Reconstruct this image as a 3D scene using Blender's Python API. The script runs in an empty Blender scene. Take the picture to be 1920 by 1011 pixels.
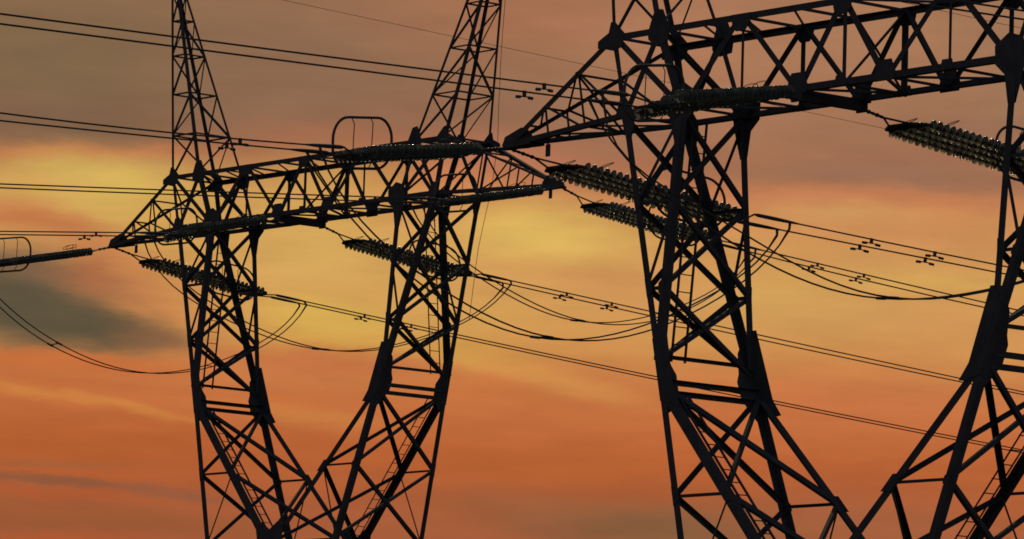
import bpy, bmesh, math, random
from mathutils import Vector, Matrix
random.seed(7)
R = math.radians
scene = bpy.context.scene

# ------------------------------------------------------------------ camera
cam_data = bpy.data.cameras.new("camera")
cam = bpy.data.objects.new("camera", cam_data)
scene.collection.objects.link(cam)
scene.camera = cam
cam_data.sensor_fit = 'HORIZONTAL'
cam_data.sensor_width = 36.0
cam_data.lens = 36.0 * 9793.0448 / 1920.0          # a long telephoto
cam_data.clip_start = 0.5
cam_data.clip_end = 20000
PITCH, ROLL = 0.1234, 0.0301
cam.matrix_world = (Matrix.Rotation(PITCH + math.pi / 2, 4, 'X') @ Matrix.Rotation(ROLL, 4, 'Z'))
cam.location = (0, 0, 0)

# ------------------------------------------------------------------ render look
scene.render.engine = 'CYCLES'
scene.view_settings.view_transform = 'Standard'
scene.view_settings.look = 'None'
scene.view_settings.exposure = 0.0
scene.view_settings.gamma = 1.0
scene.view_settings.use_curve_mapping = False
scene.cycles.max_bounces = 6
scene.cycles.transmission_bounces = 6
scene.cycles.transparent_max_bounces = 6
scene.cycles.filter_width = 1.7

SUN_EL, SUN_AZ = 27.0, -6.0      # behind the pylons, above the frame


def lin(c):
    out = []
    for v in c:
        v = v / 255.0
        out.append(v / 12.92 if v <= 0.04045 else ((v + 0.055) / 1.055) ** 2.4)
    return out


# ------------------------------------------------------------------ world: dusk sky
# cloud banks and gaps as (azimuth deg, elevation deg, half width, half height, r, g, b, density, tilt, edge hardness)
CLOUDS = [
 (-5.028, 9.141, 1.521, 0.702, 122, 99, 71, 0.9, 0, 1),
 (-2.438, 9.303, 1.17, 0.644, 140, 105, 80, 0.7, 0, 1),
 (0.152, 9.856, 1.112, 0.351, 170, 112, 82, 0.75, 0, 1),
 (0.835, 8.823, 0.761, 0.41, 148, 110, 84, 0.7, 0, 1),
 (2.119, 9.499, 0.995, 0.644, 178, 123, 90, 0.8, 0, 1),
 (4.303, 9.602, 1.404, 0.644, 173, 123, 90, 0.75, 0, 1),
 (2.787, 8.784, 0.585, 0.293, 172, 120, 88, 0.6, 0, 1),
 (3.735, 8.589, 0.761, 0.164, 162, 114, 86, 0.7, 4, 1),
 (5.484, 9.388, 0.351, 0.702, 156, 118, 90, 0.5, 0, 1),
 (4.097, 8.211, 1.58, 0.176, 152, 108, 82, 0.92, 1, 1.5),
 (3.75, 7.947, 1.521, 0.082, 196, 122, 82, 0.7, 1, 1),
 (3.666, 7.752, 0.527, 0.094, 210, 158, 96, 0.75, 2, 1),
 (4.58, 7.567, 0.878, 0.164, 201, 136, 86, 0.6, 4, 1),
 (4.708, 7.033, 0.761, 0.094, 213, 168, 88, 0.75, 0, 1),
 (3.069, 6.833, 0.527, 0.199, 208, 164, 88, 0.7, 0, 1),
 (4.014, 6.621, 1.053, 0.234, 203, 150, 88, 0.5, 0, 1),
 (-5.237, 8.503, 1.346, 0.187, 124, 95, 72, 0.85, 2, 1.2),
 (-4.93, 8.184, 1.17, 0.076, 190, 108, 74, 0.85, -3, 1.2),
 (-2.229, 8.423, 0.702, 0.129, 166, 106, 78, 0.6, 0, 1),
 (-4.504, 7.822, 0.965, 0.269, 214, 180, 92, 1.0, 3, 1.3),
 (-5.384, 7.814, 0.644, 0.129, 208, 160, 88, 0.8, 2, 1.2),
 (-5.548, 7.533, 0.351, 0.082, 204, 132, 78, 0.7, 0, 1),
 (-5.132, 7.399, 0.585, 0.094, 192, 112, 68, 0.85, 8, 1.3),
 (-3.896, 7.291, 0.468, 0.41, 208, 160, 84, 0.7, 0, 1),
 (-2.034, 7.915, 0.702, 0.211, 205, 160, 84, 0.6, 0, 1),
 (-0.68, 8.047, 0.41, 0.129, 204, 126, 80, 0.8, 0, 1),
 (-0.037, 8.272, 0.527, 0.199, 184, 118, 86, 0.75, 0, 1),
 (0.224, 7.46, 0.761, 0.281, 217, 177, 92, 0.95, 2, 1.3),
 (0.71, 7.006, 0.702, 0.129, 206, 142, 86, 0.6, 8, 1),
 (-2.312, 7.437, 0.527, 0.293, 213, 170, 90, 0.7, 0, 1),
 (-2.101, 6.45, 0.644, 0.222, 214, 172, 82, 0.95, 0, 1.3),
 (-2.006, 7.097, 0.936, 0.269, 212, 170, 92, 0.7, 0, 1),
 (-0.456, 6.562, 0.702, 0.234, 210, 160, 84, 0.6, 0, 1),
 (-4.476, 7.123, 0.468, 0.129, 198, 128, 78, 0.7, 20, 1),
 (-4.166, 6.697, 0.439, 0.234, 196, 122, 74, 0.8, 30, 1.2),
 (-3.606, 6.63, 0.351, 0.351, 200, 134, 78, 0.6, 0, 1),
 (-5.33, 6.528, 0.924, 0.503, 92, 82, 62, 1.0, 10, 2.2),
 (-4.5, 6.258, 0.731, 0.222, 94, 82, 61, 1.0, 10, 2.0),
 (-3.852, 6.154, 0.41, 0.105, 132, 94, 66, 0.8, 6, 1.3),
 (-5.23, 6.917, 0.585, 0.117, 128, 96, 72, 0.75, 10, 1),
 (-4.644, 6.912, 0.293, 0.152, 176, 106, 68, 0.75, 35, 1),
 (-4.953, 5.867, 1.404, 0.099, 198, 111, 60, 0.97, 1, 2.0),
 (-2.144, 6.004, 0.819, 0.14, 194, 112, 66, 0.9, 0, 1.4),
 (-1.739, 6.199, 0.527, 0.082, 210, 160, 78, 0.7, 0, 1),
 (-5.113, 5.511, 0.761, 0.047, 202, 128, 64, 0.85, 6, 1.3),
 (-3.998, 5.378, 0.644, 0.053, 204, 130, 66, 0.85, 9, 1.3),
 (-2.181, 5.383, 0.644, 0.07, 203, 132, 68, 0.6, 6, 1),
 (-4.886, 5.671, 1.17, 0.07, 188, 103, 56, 0.6, 4, 1),
 (-0.442, 6.129, 0.644, 0.129, 208, 154, 76, 0.9, 8, 1.5),
 (0.624, 5.88, 0.761, 0.094, 206, 140, 74, 0.75, 14, 1.4),
 (-0.077, 5.725, 0.702, 0.094, 194, 112, 60, 0.6, 8, 1),
 (-4.857, 4.949, 1.404, 0.234, 176, 91, 46, 0.7, 0, 1),
 (-5.14, 4.752, 0.644, 0.035, 152, 92, 56, 0.6, 0, 1.2),
 (-4.962, 4.66, 0.878, 0.023, 182, 92, 48, 0.6, 1, 1.2),
 (-4.899, 4.563, 0.878, 0.041, 140, 87, 60, 0.9, 3, 1.4),
 (-3.672, 4.514, 0.644, 0.041, 148, 90, 62, 0.8, 3, 1.3),
 (-5.011, 4.449, 0.878, 0.029, 178, 88, 46, 0.6, 2, 1.2),
 (-4.477, 4.206, 1.521, 0.14, 150, 86, 50, 0.8, 1, 1.5),
 (-5.049, 3.953, 0.819, 0.059, 176, 86, 46, 0.7, 0, 1),
 (1.549, 4.293, 1.112, 0.211, 126, 92, 62, 0.9, 0, 1.3),
 (0.314, 4.45, 0.761, 0.129, 150, 92, 58, 0.6, 4, 1),
 (0.064, 4.94, 1.17, 0.152, 180, 96, 48, 0.6, 0, 1),
 (4.092, 5.689, 1.287, 0.293, 198, 114, 68, 0.5, 0, 1),
 (3.945, 4.374, 0.936, 0.176, 162, 98, 64, 0.6, 0, 1),
 (5.247, 6.414, 0.702, 0.293, 206, 144, 84, 0.5, 0, 1),
]
# colour of the dusk haze at each elevation
HAZE_RAMP = [(10.024, (152, 110, 80)), (9.324, (146, 107, 78)), (8.681, (146, 104, 78)), (8.272, (172, 108, 76)), (7.863, (198, 132, 82)), (7.395, (205, 148, 86)), (6.752, (207, 150, 86)), (6.284, (204, 144, 79)), (5.933, (199, 124, 70)), (5.465, (193, 108, 60)), (4.998, (181, 96, 52)), (4.531, (170, 92, 54)), (4.117, (164, 92, 58))]

world = bpy.data.worlds.new("World")
scene.world = world
world.use_nodes = True
nt = world.node_tree
nt.nodes.clear()
N = nt.nodes.new
L = nt.links.new


def mth(op, a, b=None, c=None, clamp=False):
    n = N('ShaderNodeMath'); n.operation = op; n.use_clamp = clamp
    for i, v in enumerate((a, b, c)):
        if v is None: continue
        if isinstance(v, (int, float)): n.inputs[i].default_value = v
        else: L(v, n.inputs[i])
    return n.outputs[0]


def vmth(op, a, b=None, out=0):
    n = N('ShaderNodeVectorMath'); n.operation = op
    for i, v in enumerate((a, b)):
        if v is None: continue
        if isinstance(v, (tuple, list)): n.inputs[i].default_value = v
        else: L(v, n.inputs[i])
    return n.outputs[out]


tc = N('ShaderNodeTexCoord')
sep = N('ShaderNodeSeparateXYZ'); L(tc.outputs['Generated'], sep.inputs[0])
az = mth('MULTIPLY', mth('ARCTAN2', sep.outputs[0], sep.outputs[1]), 57.29578)
el = mth('MULTIPLY', mth('ARCSINE', sep.outputs[2]), 57.29578)
comb = N('ShaderNodeCombineXYZ'); L(az, comb.inputs[0]); L(el, comb.inputs[1])
# wind-drawn wisps: warp the cloud coordinates with stretched noise
mp = N('ShaderNodeMapping'); mp.inputs['Scale'].default_value = (0.42, 1.15, 1); L(comb.outputs[0], mp.inputs[0])
mp.inputs['Rotation'].default_value = (0, 0, R(6))
nz = N('ShaderNodeTexNoise'); nz.inputs['Scale'].default_value = 1.0; nz.inputs['Detail'].default_value = 4; nz.inputs['Roughness'].default_value = 0.5
L(mp.outputs[0], nz.inputs['Vector'])
off = vmth('MULTIPLY', vmth('SUBTRACT', nz.outputs['Color'], (0.5, 0.5, 0.5)), (0.9, 0.26, 0))
mp3 = N('ShaderNodeMapping'); mp3.inputs['Scale'].default_value = (1.6, 6.0, 1); mp3.inputs['Rotation'].default_value = (0, 0, R(8)); L(comb.outputs[0], mp3.inputs[0])
nz3 = N('ShaderNodeTexNoise'); nz3.inputs['Scale'].default_value = 1.0; nz3.inputs['Detail'].default_value = 6; nz3.inputs['Roughness'].default_value = 0.62
L(mp3.outputs[0], nz3.inputs['Vector'])
off = vmth('ADD', off, vmth('MULTIPLY', vmth('SUBTRACT', nz3.outputs['Color'], (0.5, 0.5, 0.5)), (0.55, 0.20, 0)))
P = vmth('ADD', comb.outputs[0], off)
sp2 = N('ShaderNodeSeparateXYZ'); L(P, sp2.inputs[0])
mr = N('ShaderNodeMapRange'); mr.inputs['From Min'].default_value = -2; mr.inputs['From Max'].default_value = 40
L(sp2.outputs[1], mr.inputs['Value'])
ramp = N('ShaderNodeValToRGB'); L(mr.outputs[0], ramp.inputs[0])
stops = [(-2, (70, 52, 45)), (1, (120, 75, 52))] + sorted((e, c) for e, c in HAZE_RAMP) + [(14, (120, 92, 76)), (24, (80, 72, 74)), (40, (58, 60, 70))]
cr = ramp.color_ramp
for i, (e, c) in enumerate(stops):
    pos = (e + 2) / 42.0
    if i < 2: s = cr.elements[i]; s.position = pos
    else: s = cr.elements.new(pos)
    s.color = (*lin(c), 1)
col = ramp.outputs[0]
for a, e, sx, sy, r_, g_, b_, k, tilt, hard in CLOUDS:
    d0 = vmth('SUBTRACT', P, (a, e, 0))
    ct, st = math.cos(R(-tilt)), math.sin(R(-tilt))
    qa = vmth('DOT_PRODUCT', d0, (ct / sx, st / sx, 0), out=1); qb = vmth('DOT_PRODUCT', d0, (-st / sy, ct / sy, 0), out=1)
    q = mth('ADD', mth('MULTIPLY', qa, qa), mth('MULTIPLY', qb, qb))
    if hard != 1: q = mth('POWER', q, hard)
    w = mth('MULTIPLY', mth('EXPONENT', mth('MULTIPLY', q, -0.5)), k)
    mx = N('ShaderNodeMix'); mx.data_type = 'RGBA'
    L(w, mx.inputs['Factor']); L(col, mx.inputs['A']); mx.inputs['B'].default_value = (*lin((r_, g_, b_)), 1)
    col = mx.outputs['Result']
# fine streaks in the cloud
mp2 = N('ShaderNodeMapping'); mp2.inputs['Scale'].default_value = (0.5, 2.6, 1); mp2.inputs['Rotation'].default_value = (0, 0, R(5)); L(comb.outputs[0], mp2.inputs[0])
nz2 = N('ShaderNodeTexNoise'); nz2.inputs['Scale'].default_value = 1.6; nz2.inputs['Detail'].default_value = 5; nz2.inputs['Roughness'].default_value = 0.55
L(mp2.outputs[0], nz2.inputs['Vector'])
var = mth('ADD', mth('MULTIPLY', mth('SUBTRACT', nz2.outputs['Fac'], 0.5), 0.34), 1.0)
# the sky away from the sunset is dull
front = mth('MULTIPLY_ADD', sep.outputs[1], 0.57, 0.455)
amp = mth('MULTIPLY', var, mth('MAXIMUM', front, 0.06))
bg1 = N('ShaderNodeBackground'); L(col, bg1.inputs['Color']); L(amp, bg1.inputs['Strength'])
sky = N('ShaderNodeTexSky'); sky.sky_type = 'NISHITA'; sky.sun_disc = False
sky.sun_elevation = R(SUN_EL); sky.sun_rotation = R(SUN_AZ); sky.dust_density = 4.0
bg2 = N('ShaderNodeBackground'); L(sky.outputs[0], bg2.inputs['Color'])
L(mth('MULTIPLY', mth('SUBTRACT', 0.25, sep.outputs[1], clamp=True), 0.10), bg2.inputs['Strength'])   # clear dusk sky behind the viewer
ad = N('ShaderNodeAddShader'); L(bg1.outputs[0], ad.inputs[0]); L(bg2.outputs[0], ad.inputs[1])
wo = N('ShaderNodeOutputWorld'); L(ad.outputs[0], wo.inputs['Surface'])

# ------------------------------------------------------------------ sun, low behind the pylons
sd = bpy.data.lights.new("sun", 'SUN'); sd.energy = 0.6; sd.angle = R(0.6); sd.color = (1.0, 0.82, 0.58)
so = bpy.data.objects.new("sun", sd); scene.collection.objects.link(so)
sun_dir = Vector((math.sin(R(SUN_AZ)) * math.cos(R(SUN_EL)), math.cos(R(SUN_AZ)) * math.cos(R(SUN_EL)), math.sin(R(SUN_EL))))
so.rotation_euler = sun_dir.to_track_quat('Z', 'Y').to_euler()


# ------------------------------------------------------------------ materials
def mat(name, base, rough=0.6, metal=0.0, noise=None, spec=0.3, trans=0.0):
    m = bpy.data.materials.new(name); m.use_nodes = True
    n = m.node_tree.nodes; l = m.node_tree.links
    b = n['Principled BSDF']
    b.inputs['Base Color'].default_value = (*base, 1); b.inputs['Roughness'].default_value = rough
    b.inputs['Metallic'].default_value = metal; b.inputs['Specular IOR Level'].default_value = spec
    b.inputs['Transmission Weight'].default_value = trans
    if noise:
        sc, c2 = noise
        t = n.new('ShaderNodeTexCoord'); z = n.new('ShaderNodeTexNoise'); z.inputs['Scale'].default_value = sc; z.inputs['Detail'].default_value = 6
        r = n.new('ShaderNodeValToRGB'); r.color_ramp.elements[0].color = (*base, 1); r.color_ramp.elements[1].color = (*c2, 1)
        r.color_ramp.elements[0].position = 0.35; r.color_ramp.elements[1].position = 0.7
        l.new(t.outputs['Object'], z.inputs['Vector']); l.new(z.outputs['Fac'], r.inputs[0]); l.new(r.outputs[0], b.inputs['Base Color'])
        bm_ = n.new('ShaderNodeBump'); bm_.inputs['Strength'].default_value = 0.15; l.new(z.outputs['Fac'], bm_.inputs['Height']); l.new(bm_.outputs[0], b.inputs['Normal'])
    return m


STEEL = mat('weathered_steel', (0.050, 0.043, 0.042), 0.75, 0.0, (3.0, (0.074, 0.062, 0.057)), 0.15)
IRON = mat('dark_iron', (0.05, 0.046, 0.044), 0.6, 0.0, (9.0, (0.075, 0.065, 0.055)), 0.3)
ALU = mat('aluminium_cable', (0.08, 0.06, 0.05), 0.6, 0.0, None, 0.2)
GLASS = mat('toughened_glass', (0.20, 0.20, 0.15), 0.3, 0.0, None, 0.28, 0.6)
_n = GLASS.node_tree.nodes; _oi = _n.new('ShaderNodeObjectInfo'); _mr = _n.new('ShaderNodeMapRange')
_mr.inputs['To Min'].default_value = 0.15; _mr.inputs['To Max'].default_value = 0.65      # some discs are cleaner than others
GLASS.node_tree.links.new(_oi.outputs['Random'], _mr.inputs['Value']); GLASS.node_tree.links.new(_mr.outputs[0], _n['Principled BSDF'].inputs['Roughness'])
GRASS = mat('dry_grass', (0.035, 0.045, 0.02), 0.95, 0.0, (0.15, (0.07, 0.065, 0.03)), 0.1)


# ------------------------------------------------------------------ helpers
def link(name, bm, m, parent=None, mats=None):
    me = bpy.data.meshes.new(name)
    bmesh.ops.recalc_face_normals(bm, faces=bm.faces)
    bm.to_mesh(me); bm.free()
    for mm in (mats or [m]): me.materials.append(mm)
    o = bpy.data.objects.new(name, me); scene.collection.objects.link(o)
    if parent is not None: o.parent = parent
    return o


def tag(o, label, cat, group=None):
    o['label'] = label; o['category'] = cat
    if group: o['group'] = group
    return o


def empty(name, loc, rz=0.0):
    o = bpy.data.objects.new(name, None); scene.collection.objects.link(o)
    o.location = loc; o.rotation_euler = (0, 0, rz); o.empty_display_size = 0.2
    return o


def V(*a): return Vector(a[0] if len(a) == 1 else a)


def lerp(a, b, t): return V(a) * (1 - t) + V(b) * t


def angle(bm, p, q, w, u, v, t=0.014):
    """an L-section steel angle from p to q, corner on the line, flanges along u and v"""
    p, q = V(p), V(q); ax = (q - p).normalized()
    u = V(u); u = (u - ax * u.dot(ax)).normalized()
    v = V(v); v = v - ax * v.dot(ax); v = (v - u * v.dot(u)).normalized()
    prof = [(0, 0), (w, 0), (w, t), (t, t), (t, w), (0, w)]
    a = [bm.verts.new(p + u * x + v * y) for x, y in prof]
    b = [bm.verts.new(q + u * x + v * y) for x, y in prof]
    for i in range(6):
        j = (i + 1) % 6
        bm.faces.new((a[i], a[j], b[j], b[i]))
    bm.faces.new(a[::-1]); bm.faces.new(b)


def plate(bm, pts, n, th=0.016):
    n = V(n).normalized() * th * 0.5
    a = [bm.verts.new(V(p) - n) for p in pts]; b = [bm.verts.new(V(p) + n) for p in pts]
    k = len(pts)
    for i in range(k):
        j = (i + 1) % k; bm.faces.new((a[i], a[j], b[j], b[i]))
    bm.faces.new(a[::-1]); bm.faces.new(b)


def tube(bm, pts, r, seg=8, closed=False):
    pts = [V(p) for p in pts]; k = len(pts); rings = []
    up = V(0, 0, 1)
    for i, p in enumerate(pts):
        if closed: d = pts[(i + 1) % k] - pts[i - 1]
        else: d = pts[min(i + 1, k - 1)] - pts[max(i - 1, 0)]
        d.normalize()
        if abs(d.dot(up)) > 0.95 and i == 0: up = V(1, 0, 0)
        x = d.cross(up)
        if x.length < 1e-4: x = d.cross(V(1, 0, 0))
        x.normalize(); y = x.cross(d); up = y
        rr = r[i] if isinstance(r, (list, tuple)) else r
        rings.append([bm.verts.new(p + (x * math.cos(2 * math.pi * j / seg) + y * math.sin(2 * math.pi * j / seg)) * rr) for j in range(seg)])
    for i in range(k if closed else k - 1):
        a, b = rings[i], rings[(i + 1) % k]
        for j in range(seg):
            bm.faces.new((a[j], a[(j + 1) % seg], b[(j + 1) % seg], b[j]))
    if not closed:
        bm.faces.new(rings[0][::-1]); bm.faces.new(rings[-1])


def box(bm, c, dx, dy, dz):
    c = V(c); dx, dy, dz = V(dx), V(dy), V(dz)
    vs = [bm.verts.new(c + dx * i + dy * j + dz * k) for i in (-.5, .5) for j in (-.5, .5) for k in (-.5, .5)]
    for f in ((0, 1, 3, 2), (4, 6, 7, 5), (0, 4, 5, 1), (2, 3, 7, 6), (0, 2, 6, 4), (1, 5, 7, 3)):
        bm.faces.new([vs[i] for i in f])


def lathe_x(bm, prof, seg, mi=0):
    rings = [[bm.verts.new((x, r * math.cos(2 * math.pi * j / seg), r * math.sin(2 * math.pi * j / seg))) for j in range(seg)] for x, r in prof]
    for a, b in zip(rings, rings[1:]):
        for j in range(seg):
            f = bm.faces.new((a[j], a[(j + 1) % seg], b[(j + 1) % seg], b[j])); f.smooth = True; f.material_index = mi
    f = bm.faces.new(rings[0][::-1]); f.material_index = mi
    f = bm.faces.new(rings[-1]); f.material_index = mi


def copy_tree(o, parent=None):
    c = o.copy(); scene.collection.objects.link(c); c.parent = parent
    for ch in o.children: copy_tree(ch, c)
    return c


def nb(): return bmesh.new()


# ------------------------------------------------------------------ tower frames
YAW = -0.8752
H0 = 20.32                                   # crossarm underside above the pylon's base
ORIGIN = {'T1': V(-6.6697, 182.7569, 24.3802), 'T2': V(8.01115, 116.24825, 18.71835)}
MW = Matrix.Rotation(YAW, 3, 'Z')


def world_pt(T, p): return ORIGIN[T] + MW @ V(p)


# ------------------------------------------------------------------ terrain
def ground_z(x, y):
    t = min(1, max(0, (y - 128) / 42.0)); t = t * t * (3 - 2 * t)
    far = max(0, y - 230) * 0.006
    return -1.6 + 5.66 * t - min(far, 10) + 0.25 * math.sin(x * 0.021 + 1.3) * math.sin(y * 0.017) * min(1, abs(y - 116) / 200 + abs(x) / 300)


bm = nb()
xs = [s * v for s in (-1, 1) for v in (0, 10, 20, 35, 50, 70, 100, 140, 200, 300, 450, 700, 1100, 1800, 3000, 5000) if not (s == -1 and v == 0)]
xs = sorted(xs)
ys = sorted(set([-5000, -3000, -1500, -700, -350, -150, -60, 0, 40, 80, 100, 110, 116, 122] + [128 + 3 * i for i in range(15)] + [176, 182, 190, 200, 215, 230, 260, 300, 400, 550, 800, 1200, 2000, 3200, 5000]))
grid = [[bm.verts.new((x, y, ground_z(x, y))) for x in xs] for y in ys]
for i in range(len(ys) - 1):
    for j in range(len(xs) - 1):
        f = bm.faces.new((grid[i][j], grid[i][j + 1], grid[i + 1][j + 1], grid[i + 1][j])); f.smooth = True
g = link('ground', bm, GRASS); g['kind'] = 'structure'

# ------------------------------------------------------------------ the pylon (tower frame, z = 0 at the crossarm underside)
HT = 2.015                                   # depth of the bridge girder
WO, WI, BO, BI, D = 7.85, 6.20, 7.40, 5.32, 1.0
TIP = (12.76, 0.0, -0.064)
KX, KY, KZ = 5.355, 1.517, -6.246            # the knee of each window leg
WST = -11.68                                 # where the inner legs meet
SLO, SLI, SLD = 0.3054, 0.9662, 0.0775       # how legs lean per metre below the knee


def build_pylon():
    Z = lambda p: V(p[0], p[1], p[2] + H0)
    root = empty('pylon', (0, 0, 0))
    X, Y, ZZ = V(1, 0, 0), V(0, 1, 0), V(0, 0, 1)
    offs = [0]

    def brace(parent, p, q, w, face_n, name='brace', bm=None, lay=None):
        """bracing angle: one flange flat in the face, the other pointing inward; alternate layers so crossings clear"""
        n = V(face_n).normalized(); offs[0] += 1
        k = lay if lay is not None else (offs[0] % 5)
        sh = n * (0.016 + 0.006 * k)
        p, q = V(p) + sh, V(q) + sh
        ax = (q - p).normalized(); u = ax.cross(n)
        own = bm is None
        if own: p += ax * w * .5; q -= ax * w * .5
        w = w if own else w * 1.25
        if own: bm = nb()
        angle(bm, p - u * (-1) * -w * 0.5, q - u * (-1) * -w * 0.5, w, u, n, 0.010)
        if own: return link(name, bm, STEEL, parent)

    def gusset(parent, o, u, v, n, pts, th=0.016):
        bm = nb(); o = V(o) - V(n).normalized() * 0.012
        plate(bm, [o + V(u) * a + V(v) * b for a, b in pts], n, th)
        return link('gusset_plate', bm, STEEL, parent)

    def leg(parent, p, q, w, u, v, name='main_leg', t=0.016):
        bm = nb(); angle(bm, p, q, w, u, v, t); return link(name, bm, STEEL, parent)

    # ---------- bridge girder
    bm = nb()                                  # secondary members: struts, plan bracing, diaphragms
    tops = [-WO, -WI, -4.78, -3.37, -1.65, 0, 1.65, 3.37, 4.78, WI, WO]
    for i, x in enumerate(tops):
        brace(None, Z((x, -D, HT)), Z((x, D, HT)), 0.06 if abs(x) not in (4.78,) else 0.045, -ZZ, bm=bm)
    for a, b in ((-4.78, -WI), (-3.37, -4.78), (-1.65, -3.37), (0, -1.65), (0, 1.65), (1.65, 3.37), (3.37, 4.78), (4.78, WI), (-WI, -WO), (WI, WO)):
        brace(None, Z((a, -D, HT)), Z((b, D, HT)), 0.05, -ZZ, bm=bm)
    bots = [-BO, -BI, -3.37, -1.42, 0, 1.42, 3.37, BI, BO]
    for x in bots:
        brace(None, Z((x, -D, 0)), Z((x, D, 0)), 0.055, ZZ, bm=bm)
    for a, b in zip(bots, bots[1:]):
        s = 1 if bots.index(a) % 2 else -1
        brace(None, Z((a, -D * s, 0)), Z((b, D * s, 0)), 0.05, ZZ, bm=bm)
    for x in (0,):
        brace(None, Z((x, -D, 0)), Z((x, D, HT)), 0.055, X, bm=bm)
        brace(None, Z((x, D, 0)), Z((x, -D, HT)), 0.055, X, bm=bm)
    for s in (-1, 1):
        for x in (WI,):
            brace(None, Z((s * x, -D, HT)), Z((s * BI, D, 0)), 0.05, X * -s, bm=bm)
            brace(None, Z((s * x, D, HT)), Z((s * BI, -D, 0)), 0.05, X * -s, bm=bm)
    # the heavy cross beam that takes the middle strings
    box(bm, Z((-1.42, 0, -0.1)), (0.16, 0, 0), (0, 2.1, 0), (0, 0, 0.2))
    box(bm, Z((-1.42, -1.02, -0.06)), (0.34, 0, 0), (0, 0.05, 0), (0, 0, 0.34))
    box(bm, Z((-1.42, 1.02, -0.06)), (0.34, 0, 0), (0, 0.05, 0), (0, 0, 0.34))
    bridge = link('bridge_girder', bm, STEEL, root)
    for sy in (-1, 1):
        y = sy * D; n = V(0, -sy, 0)
        leg(bridge, Z((-WO, y, HT)), Z((WO, y, HT)), 0.155, (0, 0, -1), n, 'top_chord')
        leg(bridge, Z((-BO, y, 0)), Z((BO, y, 0)), 0.155, (0, 0, 1), n, 'bottom_chord')
        for s in (-1, 1):
            leg(bridge, Z((s * WO, y, HT)), Z((s * BO, y, 0)), 0.12, (-s, 0, 0), n, 'post', 0.012)
            leg(bridge, Z((s * WI, y, HT)), Z((s * BI, y, 0)), 0.14, (s, 0, 0), n, 'post', 0.012)
            brace(bridge, Z((s * WO, y, HT)), Z((s * BI, y, 0)), 0.16, n, lay=0)
            brace(bridge, Z((s * WI, y, HT)), Z((s * BO, y, 0)), 0.16, n, lay=3)
            brace(bridge, Z((s * 3.37, y, HT)), Z((s * BI, y, 0)), 0.165, n, lay=0)
            brace(bridge, Z((s * 3.37, y, HT)), Z((s * 1.42, y, 0)), 0.145, n, lay=1)
            brace(bridge, Z((0, y, HT)), Z((s * 1.42, y, 0)), 0.17, n, lay=2)
        for x in (-3.37, 0, 3.37):
            leg(bridge, Z((x, y + n[1] * .03, HT)), Z((x, y + n[1] * .03, 0)), 0.075 if x else 0.11, (1, 0, 0), n, 'post', 0.010)
        for x in (-3.37, 0, 3.37):
            gusset(bridge, Z((x, y, HT)), X, ZZ, n, [(-.34, .0), (.34, .0), (.27, -.28), (.15, -.40), (-.15, -.40), (-.27, -.28)])
            if True:
                gusset(bridge, Z((x, y, 0)), X, ZZ, n, [(-.22, .0), (.22, .0), (.15, .24), (-.15, .24)])
        for x in (-1.42, 1.42):
            gusset(bridge, Z((x, y, 0)), X, ZZ, n, [(-.30, -.04), (.30, -.04), (.33, .16), (.20, .44), (-.20, .44), (-.33, .16)])
        for s in (-1, 1):
            gusset(bridge, Z((s * WO, y, HT)), X * s, ZZ, n, [(0.51, -0.28), (0.51, -0.11), (0.13, 0.06), (0.06, 0.31), (-0.07, 0.31), (-0.43, 0.00), (-0.37, -0.31), (-0.10, -0.40), (0.21, -0.33)])
            gusset(bridge, Z((s * WI, y, HT)), X * s, ZZ, n, [(0.38, -0.09), (0.22, 0.31), (0.12, 0.45), (-0.13, 0.41), (-0.38, -0.05), (-0.32, -0.38), (0.10, -0.43), (0.36, -0.26)])
            gusset(bridge, Z((s * BI, y, 0)), X * s, ZZ, n, [(0.36, 0.50), (-0.06, 0.62), (-0.48, 0.36), (-0.46, -0.05), (-0.17, -0.30), (-0.06, -0.95), (0.17, -0.95), (0.41, -0.20), (0.48, 0.20)])
            gusset(bridge, Z((s * BO, y, 0)), X * s, ZZ, n, [(.24, .1), (.12, .42), (-.1, .46), (-.40, .1), (-.42, -.2), (-.34, -.5), (-.16, -.55), (.02, -.05)])

    # ---------- crossarms
    def arm(s):
        bm = nb(); tip = V(s * TIP[0], 0, TIP[2])
        ends = {}
        for sy in (-1, 1):
            ends['T', sy] = (V(s * (TIP[0] - .1), sy * .06, 0.05), V(s * WO, sy * D, HT))
            ends['B', sy] = (V(s * (TIP[0] - .1), sy * .06, -.09), V(s * BO, sy * D, 0))
        at = lambda k, sy, t: Z(lerp(*ends[k, sy], t))
        fr = (0.34, 0.66)
        for t in (0.17,) + fr:
            brace(None, at('T', -1, t), at('T', 1, t), 0.045, -ZZ, bm=bm)
            brace(None, at('B', -1, t), at('B', 1, t), 0.045, ZZ, bm=bm)
        seq = (0.17,) + fr + (1.0,)
        for a, b in zip(seq, seq[1:]):
            brace(None, at('T', 1, a), at('T', -1, b), 0.04, -ZZ, bm=bm)
            brace(None, at('B', -1, a), at('B', 1, b), 0.04, ZZ, bm=bm)
        brace(None, at('T', -1, fr[1]), at('B', 1, fr[1]), 0.035, X * s, bm=bm)
        # solid nose where the chords meet
        plate(bm, [Z(p) for p in (V(s * 12.95, .0, -.12), V(s * 12.8, 0, .16), V(s * 12.2, 0, .34), V(s * 11.95, 0, .1), V(s * 12.1, 0, -.16))], Y, 0.2)
        plate(bm, [Z(p) for p in (V(s * 12.98, -.12, -.11), V(s * 12.98, .12, -.11), V(s * 11.7, .24, -.1), V(s * 11.7, -.24, -.1))], ZZ, 0.05)
        o = link('crossarm', bm, STEEL, root)
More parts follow.
